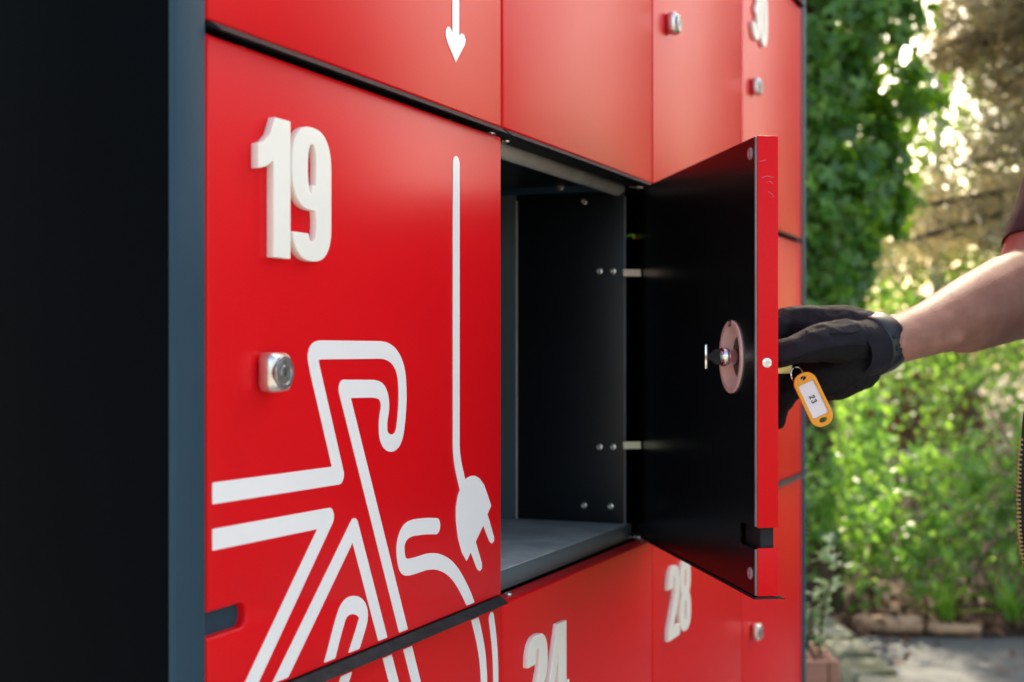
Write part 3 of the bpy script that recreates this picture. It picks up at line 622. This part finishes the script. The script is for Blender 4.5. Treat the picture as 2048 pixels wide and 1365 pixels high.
gl = onperson(b.build('glove', [M['glove'], M['suede']])); voxel(gl, .0016, 7)
# cloth wrinkles
from mathutils import noise
d = (EL - WR).normalized(); sc_ = C(1746, 690, 1.3420)
bmg = bmesh.new(); bmg.from_mesh(gl.data); bmesh.ops.delete(bmg, geom=[v for v in bmg.verts if (v.co - sc_).dot(d) > .014], context='VERTS'); bmg.to_mesh(gl.data); bmg.free()
nrm_ = np.zeros(len(gl.data.vertices) * 3); gl.data.vertices.foreach_get('normal', nrm_); nrm_ = nrm_.reshape(-1, 3)
for v in gl.data.vertices:
    q = v.co * 55; n1 = noise.noise(Vector((q.x * .6, q.y, q.z * 1.5))); n2 = noise.noise(v.co * 170)
    v.co += Vector(nrm_[v.index]) * (.0022 * (1 - abs(n1) * 2.2) * .6 + .0007 * n2)
# suede palm below the seam
me = gl.data
if len(me.materials) < 2: me.materials.clear(); me.materials.append(M['glove']); me.materials.append(M['suede'])
for p in me.polygons:
    c_ = p.center; px, py = c_.x / c_.y * F + 1024, Y0 - (c_.z - CH) / c_.y * F
    seam = np.interp(px, [1540, 1580, 1610, 1650, 1690, 1730, 1760, 1800], [728, 722, 712, 698, 692, 693, 692, 690])
    p.material_index = 1 if py > seam + 2 * math.sin(px * .05) else 0
from mathutils.bvhtree import BVHTree
def on_surface(me, pts, off=.0004):
    tr = BVHTree.FromPolygons([v.co[:] for v in me.vertices], [p.vertices[:] for p in me.polygons]); out = []
    for px, py in pts:
        dr = (C(px, py, 1) - Vector((0, 0, CH))).normalized(); h = tr.ray_cast(Vector((0, 0, CH)), dr, 3)
        if h[0] is not None: out.append(h[0] - dr * off)
    return out
fix = Matrix.Identity(4)
for ln_ in ([(x, float(np.interp(x, [1540, 1580, 1610, 1650, 1690, 1730, 1760], [728, 722, 712, 698, 692, 693, 692]))) for x in range(1562, 1752, 6)],
            [(1738, 640), (1728, 655), (1714, 664), (1700, 668), (1680, 667), (1660, 668)], [(1735, 742), (1712, 764), (1690, 780), (1660, 790), (1630, 795)]):
    q = on_surface(gl.data, ln_)
    if len(q) > 2: o = MB().tube(q, .0007, 6).build('seam', M['suede']); o.parent = gl; o.matrix_parent_inverse = fix
# strap round the wrist with raised letters
d = (EL - WR).normalized(); sc_ = C(1746, 690, 1.3420)
def wrist_ring(off, rz, ry): return off, rz, ry
def strap(mb, offs, rz, ry, n=32):
    rs = []; side = Vector((0, 0, 1)).cross(d).normalized(); upv = d.cross(side).normalized()
    for o_, e in offs: rs.append([mb.bm.verts.new(sc_ + d * o_ + (upv * math.sin(t) * (rz + e) + side * math.cos(t) * (ry + e))) for t in (2 * math.pi * k / n for k in range(n))])
    for A, B in zip(rs, rs[1:] + rs[:1]):
        for k in range(n): mb.bm.faces.new((A[k], A[(k + 1) % n], B[(k + 1) % n], B[k]))
    return side, upv
b = MB(); side, upv = strap(b, [(-.010, -.002), (-.010, .001), (-.008, .0028), (.010, .0030), (.0130, .0024), (.0140, .0004)], .0264, .0274)
gs = b.build('wrist_strap', M['strap'], ang=50); gs.parent = gl; gs.matrix_parent_inverse = Matrix.Identity(4)
b = MB(); side, upv = strap(b, [(-.034, -.006), (-.030, -.0020), (-.020, .0006), (-.006, .0010), (-.006, -.004)], .0264, .0274)
o = b.build('cuff', M['glove'], ang=50); o.parent = gl; o.matrix_parent_inverse = Matrix.Identity(4)
tang = 24
for ch in 'MOX':
    L, wd = GL[ch]; me = solid('strap_letter', [q * .0100 for q in L], .0008, M['relief']); t = R(tang); sgn = -1 if side.y > 0 else 1
    nn = (upv * math.sin(t) + side * math.cos(t) * sgn).normalized(); tv = (upv * math.cos(t) - side * math.sin(t) * sgn).normalized()
    pos = sc_ + nn * .0300 - d * .0085 + (-tv) * 0
    # letter x runs down the wrist, letter top towards the forearm
    mtx = Matrix(((-tv).to_4d(), (-nn).to_4d(), d.to_4d(), (0, 0, 0, 1))).transposed(); mtx = Matrix([[(-tv)[i], (-nn)[i], d[i], pos[i]] for i in range(3)] + [[0, 0, 0, 1]])
    me.transform(mtx); o = link('strap_letter', me, gs); tang -= wd * .0105 / .0285 * 57.3 + 7

# ------------------------------------------------------------------ key with orange tag, hanging from the hand
KY = empty('key', C(1598, 742, 1.300), label='brass key with an orange tag marked 23 in the gloved hand', cat='key')
kz = KY.location
def K(v): return Vector(v) - kz
pk = C(1570, 739, 1.300)
a0, a1 = K(C(1530, 738, 1.306)), K(C(1588, 738, 1.298))
b = MB(); b.box(a0.x, a1.x, a0.y - .0, a0.y + .0022, a0.z - .0045, a0.z + .0042, .0008); b.build('key_blade', M['keybow'], KY)
def torus(mb, c, R_, r_, ax, n=28, m=8):
    q = Vector(ax).to_track_quat('Z', 'Y'); c = Vector(c); rs = []
    for k in range(n):
        t = 2 * math.pi * k / n; ct = q @ Vector((math.cos(t), math.sin(t), 0)); rs.append([mb.bm.verts.new(c + ct * (R_ + r_ * math.cos(s)) + q @ Vector((0, 0, r_ * math.sin(s)))) for s in (2 * math.pi * j / m for j in range(m))])
    for A, B in zip(rs, rs[1:] + rs[:1]):
        for j in range(m): mb.bm.faces.new((A[j], A[(j + 1) % m], B[(j + 1) % m], B[j]))
    return mb
b = MB(); torus(b, K(C(1594, 750, 1.296)), .0072, .0007, (.45, -.8, .1)); torus(b, K(C(1594, 750, 1.296)) + Vector((.0005, .0010, 0)), .0072, .0007, (.45, -.8, .1)); b.build('split_ring', M['chrome'], KY)
TL, TW = .0525, .0215
def rrect(L_, W_, r, n=6): return [(sx * (W_ / 2 - r) + r * math.cos(t), sy * (L_ / 2 - r) + r * math.sin(t)) for sx, sy, t0 in ((1, 1, 0), (-1, 1, math.pi / 2), (-1, -1, math.pi), (1, -1, 1.5 * math.pi)) for t in np.linspace(t0, t0 + math.pi / 2, n)]
circ = lambda x, y, a, c_: [(x + a * math.cos(t), y + c_ * math.sin(t)) for t in np.linspace(0, 2 * math.pi, 18, endpoint=False)]
tg = link('tag', solid('tag', [rrect(TL, TW, .0098), circ(0, .0215, .0024, .0019), circ(0, -.0205, .0036, .0022), rrect(.0330, .0150, .0012, 3)], .0034, M['tag'], .0006), KY)
tg.location = K(C(1626, 799, 1.292)); tg.rotation_euler = (R(4), R(-25.5), R(-6))
bk = link('tag_back', solid('tag_back', [rrect(.034, .016, .001, 3)], .0010, M['tag']), tg); bk.location = (0, 0, 0)
pp = link('paper_label', solid('paper_label', [rrect(.0326, .0146, .0010, 3)], .0006, M['paper']), tg); pp.location = (0, -.0014, 0)
zz = .0040
for ch in '23':
    L, wd = GL[ch]; o = link('digit', solid('digit', [np.stack([q[:, 1] * .0052 - .0026, -(q[:, 0]) * .0052], 1) for q in L], .0002, M['ink']), tg); o.location = (0, -.0022, zz); zz -= .0042

# ------------------------------------------------------------------ plants and the place behind
def leaves(name, P, size, m, shape='leaf', up=.35, parent=None, out=None, seed=1, droop=0, **k):
    """many folded leaves at points P; out = preferred facing per leaf"""
    rg_ = np.random.default_rng(seed); n = len(P)
    if shape == 'leaf':   tv = np.array([(0, 0, 0), (-.26, .30, .06), (-.22, .68, .05), (0, 1, -.05), (.22, .68, .05), (.26, .30, .06)]); tf = [(0, 1, 2, 3), (0, 3, 4, 5)]
    elif shape == 'ivy':  tv = np.array([(0, .15, 0), (-.38, 0, .05), (-.55, .42, .0), (-.22, .55, .06), (0, 1, -.08), (.22, .55, .06), (.55, .42, 0), (.38, 0, .05)]); tf = [(0, 1, 2, 3), (0, 3, 4), (0, 4, 5), (0, 5, 6, 7)]
    else:                 tv = np.array([(-.05, 0, 0), (.05, 0, 0), (.03, 1, -.1), (-.03, 1, -.1)]); tf = [(0, 1, 2, 3)]
    d_ = rg_.normal(size=(n, 3)); d_[:, 2] -= droop
    nn = rg_.normal(size=(n, 3)) * .8; nn[:, 2] += up
    if out is not None: nn += out
    d_ /= np.linalg.norm(d_, axis=1)[:, None]; nn -= (nn * d_).sum(1)[:, None] * d_; nn /= np.linalg.norm(nn, axis=1)[:, None] + 1e-9
    x_ = np.cross(d_, nn); s_ = np.asarray(size) * rg_.uniform(.6, 1.25, n)
    Vv = P[:, None, :] + s_[:, None, None] * (tv[None, :, 0:1] * x_[:, None, :] + tv[None, :, 1:2] * d_[:, None, :] + tv[None, :, 2:3] * nn[:, None, :])
    kk = len(tv); lp, st, tt = [], [], []
    base = np.arange(n) * kk; cnt = [len(f) for f in tf]; flat = np.concatenate([np.array(f) for f in tf])
    lp = (base[:, None] + flat[None]).ravel().astype(np.int32); tt = np.tile(cnt, n).astype(np.int32); st = np.concatenate([[0], np.cumsum(tt)[:-1]]).astype(np.int32)
    me = bpy.data.meshes.new(name); me.vertices.add(n * kk); me.vertices.foreach_set('co', Vv.astype(np.float32).ravel())
    me.loops.add(len(lp)); me.loops.foreach_set('vertex_index', lp); me.polygons.add(len(tt)); me.polygons.foreach_set('loop_start', st); me.polygons.foreach_set('loop_total', tt)
    me.update(calc_edges=True); me.materials.append(m); me.validate()
    return link(name, me, parent, **k)
def clumps(cent, per, rad, seed=2, flat=.8):
    rg_ = np.random.default_rng(seed); n = len(cent)
    q = rg_.normal(size=(n, per, 3)); q /= np.linalg.norm(q, axis=2)[..., None]; q *= rg_.uniform(.25, 1, (n, per, 1)) ** .5
    q *= np.asarray(rad).reshape(-1, 1, 1); q[..., 2] *= flat; return (np.asarray(cent)[:, None, :] + q).reshape(-1, 3)

# tree wrapped in ivy
ix, iy = 1.27, 5.95
IV = empty('ivy_covered_tree', (ix, iy, 0), label='tree trunk thickly wrapped in dark green ivy just past the lockers', cat='tree')
b = MB(); b.tube([(0, 0, -.05), (.01, 0, .5), (-.01, .01, 1.4), (0, 0, 2.6), (.05, .05, 4.2)], [.12, .075, .07, .08, .07], 14); b.build('trunk', M['bark'], IV)
n = 430; a = rng.uniform(0, 2 * math.pi, n); zz = rng.uniform(1.25, 4.5, n)
rr = np.interp(zz, [1.15, 1.35, 1.6, 2.1, 2.6, 3.6, 4.5], [.13, .19, .28, .345, .37, .40, .28])
rr = rr * (1 + .14 * np.sin(a * 3 + zz * 4) + .12 * np.sin(a * 5 - zz * 7.3 + 1)) * rng.uniform(.75, 1.05, n)
P = clumps(np.stack([rr * np.cos(a), rr * np.sin(a), zz], 1), 30, rng.uniform(.06, .13, n), 4, 1.25); ao = np.arctan2(P[:, 1], P[:, 0])
leaves('ivy', P, .066, M['ivy'], 'ivy', .3, IV, np.stack([np.cos(ao), np.sin(ao), .5 + 0 * ao], 1) * 1.5, 3, droop=.9)
# pine with drooping branches; unseen top made tall and wide to shade the forearm
pxx, pyy = 3.55, 8.2
PI_ = empty('pine_tree', (pxx, pyy, 0), label='big pine with brownish drooping branches at the upper right', cat='tree')
b = MB(); b.tube([(0, 0, -.1), (.05, 0, 2), (0, .05, 5), (0, 0, 9.4)], [.22, .20, .16, .05], 12); b.build('trunk', M['bark'], PI_)
cent = []; b = MB()
for k in range(222):
    z_ = random.uniform(2.0, 9.0) if k < 190 else random.uniform(1.95, 3.9); a_ = random.uniform(0, 6.28); Lb = random.uniform(.9, 1.75) * (1.15 if z_ < 4.2 else 1.75 if z_ < 8.3 else 1)
    if math.cos(a_) < -.2 and 2.5 < z_ < 5: Lb *= .62
    tip = Vector((math.cos(a_) * Lb, math.sin(a_) * Lb, z_ - random.uniform(.1, .5))); b.tube([(0, 0, z_), tuple(tip * .55 + Vector((0, 0, z_ * .45 + .02))), tuple(tip)], [.035, .022, .008], 6)
    for q in np.linspace(.3, 1.0, 9): cent.append(Vector((0, 0, z_)).lerp(tip, q) + Vector((random.gauss(0, .10), random.gauss(0, .10), random.gauss(-.04, .07))))
b.build('branch', M['bark'], PI_)
leaves('crown', clumps([tuple(c_) for c_ in cent], 52, rng.uniform(.10, .24, len(cent)), 5, .7), .12, M['pine'], 'needle', .2, PI_, None, 6)

# slender pale stem
BI = empty('slender_tree', (0, 0, 0), label='slender pale trunk standing in bright leaves behind the ivy tree', cat='tree')
BI.location = (3.58, 12.0, 0); b = MB(); b.tube([(0, 0, -.1), (.0, 0, 1.6), (.02, 0, 3.2), (.1, 0, 5)], [.045, .042, .036, .02], 10); b.build('trunk', M['palebark'], BI)
leaves('crown', clumps(rng.normal((.1, 0, 4.6), (.5, .4, .45), (40, 3)), 40, .22, 8), .07, M['wood'], 'leaf', .4, BI, None, 9)

# bright wood behind
def band(n, x0, x1, y0, y1, ztop, zlo, seed):
    rg_ = np.random.default_rng(seed); x = rg_.uniform(x0, x1, n); y = rg_.uniform(y0, y1, n); zt_ = ztop(x); z = zlo + (zt_ - zlo) * rg_.uniform(0, 1, n) ** .85
    return np.stack([x, y, z], 1)
top = lambda x: np.interp(x, [1, 2.5, 3.6, 4.3, 5, 6.5, 7.5, 9, 20], [4.0, 3.3, 3.2, 4.0, 5.5, 5.0, 3.4, 2.8, 2.4])
leaves('woodland', clumps(band(1100, 1.0, 8.5, 10.5, 18, top, .2, 11), 46, rng.uniform(.2, .42, 1100), 12), .085, M['wood'], 'leaf', .4, None, None, 13, kind='stuff')
hb = band(700, 7.2, 16, 2, 13, lambda x: 2.1 + 0 * x, .1, 21); hb[:, 0] = 8.5 + (hb[:, 0] - 7.2) * .25 + np.clip(13 - hb[:, 1], 0, 20) * .12
leaves('hedge_mass', clumps(hb, 34, .32, 22), .10, M['wood'], 'leaf', .4, None, None, 23, kind='stuff')

# undergrowth on the bank
n = 800; x = rng.uniform(.2, 6.2, n); y = 5.75 + 3.6 * rng.uniform(0, 1, n) ** 1.1
x[:46] = rng.uniform(.85, 1.5, 46); y[:46] = rng.uniform(5.55, 5.9, 46); x[46:190] = rng.uniform(1.35, 3.3, 144); y[46:190] = rng.uniform(5.68, 6.15, 144)
ht = np.interp(y, [5.7, 6.2, 7, 8, 9.4], [.36, .58, .80, .98, 1.15]) * (1 + .25 * np.sin(x * 3.7) * np.cos(y * 2.9) + .15 * np.sin(x * 8.1 + y * 3))
z = bank(x, y) + ht * rng.uniform(.08, 1, n) ** .5; z[:46] += rng.uniform(0, .55, 46)
leaves('undergrowth', clumps(np.stack([x, y, z], 1), 26, rng.uniform(.07, .20, n), 15), .055, M['shrub'], 'leaf', .7, None, None, 16, kind='stuff')
b = MB()
for k in range(420):
    x_, y_ = random.uniform(.3, 5.5), random.uniform(5.65, 8.5); z_ = float(bank(np.array(x_), np.array(y_))); h_ = random.uniform(.25, .9)
    dx, dy = random.gauss(0, .25), random.gauss(0, .2); b.tube([(x_, y_, z_ - .02), (x_ + dx * .4, y_ + dy * .4, z_ + h_ * .6), (x_ + dx, y_ + dy, z_ + h_)], [.006, .0045, .002], 5)
b.build('brushwood', M['bark'], kind='stuff')
# litter along the edge of the path
P = np.stack([rng.uniform(.6, 6, 2600), 5.5 + np.abs(rng.normal(0, .30, 2600)), np.full(2600, .012)], 1); P[:, 2] += np.maximum(bank(P[:, 0], P[:, 1]), 0) + rng.uniform(0, .03, 2600)
P2 = np.stack([rng.uniform(1.2, 4, 160), rng.uniform(4.2, 5.5, 160) ** 1, np.full(160, .004)], 1)
leaves('leaf_litter', np.concatenate([P, P2]), .055, M['chip'], 'leaf', 3, None, None, 31, kind='stuff')

# log, bark pieces
def lump(name, c_, L_, r_, ang, m, **k):
    b = MB(); n = 9; pts = [(L_ * (i / (n - 1) - .5), .004 * math.sin(i * 1.3), .003 * math.sin(i * 2.1)) for i in range(n)]
    b.tube(pts, [r_ * (1 + .025 * math.sin(i * 1.1)) * (.82 if i in (0, n - 1) else 1) for i in range(n)], 12)
    for v in b.bm.verts: v.co += Vector((random.gauss(0, .002), random.gauss(0, .0015), random.gauss(0, .0015)))
    o = b.build(name, m, ang=50, **k); o.location = c_; o.rotation_euler = (0, 0, ang); return o
p = C(1782, 1258, 5.50); lump('log', (p.x, 5.54, .030), .26, .036, R(-8), M['logm'], label='short peeled brown log lying at the edge of the path', cat='log')
p = C(1915, 1278, 5.45); lump('branch_piece', (p.x, 5.50, .02), .20, .022, R(-12), M['logm'], label='thin broken branch lying right of the log', cat='branch')

# strap-leaved tufts
def blade(h_, lean, wd, seed):
    b = MB(); n = 6; L_ = []; 
    for i in range(n):
        t = i / (n - 1); c_ = Vector((lean * t ** 1.7, 0, h_ * (t - .22 * t * t))); w_ = wd * (1 - t) ** .6 * (.6 + .8 * t) + .0006; L_.append((b.bm.verts.new(c_ + Vector((0, -w_, .004))), b.bm.verts.new(c_ - Vector((0, 0, .0))), b.bm.verts.new(c_ + Vector((0, w_, .004)))))
    for A, B in zip(L_, L_[1:]): b.bm.faces.new((A[0], A[1], B[1], B[0])); b.bm.faces.new((A[1], A[2], B[2], B[1]))
    return b.mesh('leaf_blade', M['grass'], 80)
bl = [blade(.20, .12, .008, 1), blade(.24, .16, .010, 2), blade(.15, .17, .009, 3)]; bw = [blade(.16, .12, .020, 4), blade(.20, .13, .024, 5)]
for (px, Y, set_, cnt, lab) in ((1893, 5.62, bl, 26, 'tuft of narrow strap leaves right of the log'), (2030, 5.62, bw, 20, 'broad leaved green tuft at the lower right edge')):
    p = C(px, 700, Y); t_ = empty('leaf_tuft', (p.x, Y, 0.02), label=lab, cat='plant', group='leafy tufts at the path edge')
    for k in range(cnt):
        o = link('leaf_blade', random.choice(set_), t_); o.rotation_euler = (random.gauss(0, .15), random.gauss(0, .2), random.uniform(0, 6.28)); s_ = random.uniform(.7, 1.25); o.scale = (s_, s_, s_); o.location = (random.gauss(0, .02), random.gauss(0, .02), 0)

# planter behind the end of the lockers, its variegated shrub, mossy kerb
pc = C(1680, 1322, 3.0)
PL = empty('planter', (pc.x - .16, 3.18, 0), label='reddish wooden planter behind the end of the lockers', cat='planter')
hz = pc.z
for k in range(4):
    z0_, z1_ = k * hz / 4 + .002, (k + 1) * hz / 4 - .002
    MB().box(-.15, .135, -.18, -.158, z0_, z1_, .003).build('plank', M['plank'], PL); MB().box(-.15, .135, .158, .18, z0_, z1_, .003).build('plank', M['plank'], PL)
    MB().box(.137, .16, -.18, .18, z0_, z1_, .003).build('plank', M['plank'], PL); MB().box(-.175, -.152, -.18, .18, z0_, z1_, .003).build('plank', M['plank'], PL)
MB().box(-.15, .135, -.157, .157, .02, hz - .04).build('potting_soil', M['soil'], PL)
VS = empty('variegated_shrub', (pc.x - .040, 3.12, hz - .04), label='small shrub with white edged leaves growing in the planter', cat='plant')
lf = MB(); q = [lf.bm.verts.new(v) for v in ((0, 0, 0), (-.30, .30, .05), (-.27, .65, .05), (0, 1, -.04), (.27, .65, .05), (.30, .30, .05), (0, .5, .0))]
for f in ((0, 1, 6), (1, 2, 6), (2, 3, 6), (3, 4, 6), (4, 5, 6), (5, 0, 6)): lf.bm.faces.new([q[i] for i in f])
lfm = lf.mesh('leaf', M['varieg'], 80)
for k in range(9):
    h_ = random.uniform(.12, .26) if k else .29; dx, dy = (random.gauss(-.02, .05), random.gauss(0, .05)) if k else (.055, .0)
    pts = [Vector((random.gauss(0, .02), random.gauss(0, .02), 0)), Vector((dx * .5, dy * .5, h_ * .5)), Vector((dx, dy, h_))]
    st = MB().tube(pts, [.0035, .0028, .0015], 6).build('stem', M['bark'], VS)
    for j in range(22 if k else 20):
        t_ = random.uniform(.2, 1); c_ = pts[1].lerp(pts[2], (t_ - .5) * 2) if t_ > .5 else pts[0].lerp(pts[1], t_ * 2)
        o = link('leaf', lfm, st); o.location = c_; s_ = random.uniform(.022, .036); o.scale = (s_, s_, s_); o.rotation_euler = (random.uniform(-.4, .9), random.uniform(-.5, .5), random.uniform(0, 6.28))
KB = empty('kerb', (1.16, 4.2, 0), label='mossy stone kerb running along the left side of the path', cat='kerb')
yk = -1.4
while yk < 1.15:
    L_ = random.uniform(.22, .34); b = MB().box(-.07, .06, yk, yk + L_ - .012, -.02, .085 + random.uniform(-.01, .012), .014, 2)
    for v in b.bm.verts: v.co += Vector((random.gauss(0, .004), random.gauss(0, .004), random.gauss(0, .004)))
    b.build('kerb_stone', M['stone'], KB, ang=60); yk += L_
# low brick wall far behind the bushes
BW = empty('brick_wall', (2.86, 9.9, 0), label='low red brick wall glimpsed through leaves below the arm', cat='wall')
bk0 = MB().box(0, .24, 0, .11, 0, .067, .004, 1).mesh('brick', M['brick'])
for r_ in range(12):
    for k in range(3):
        o = link('brick', bk0, BW); o.location = (-.42 + k * .25 + (r_ % 2) * .125, 0, .02 + r_ * .077)
MB().box(-.41, .40, .01, .10, 0, .94).build('mortar', M['stone'], BW)
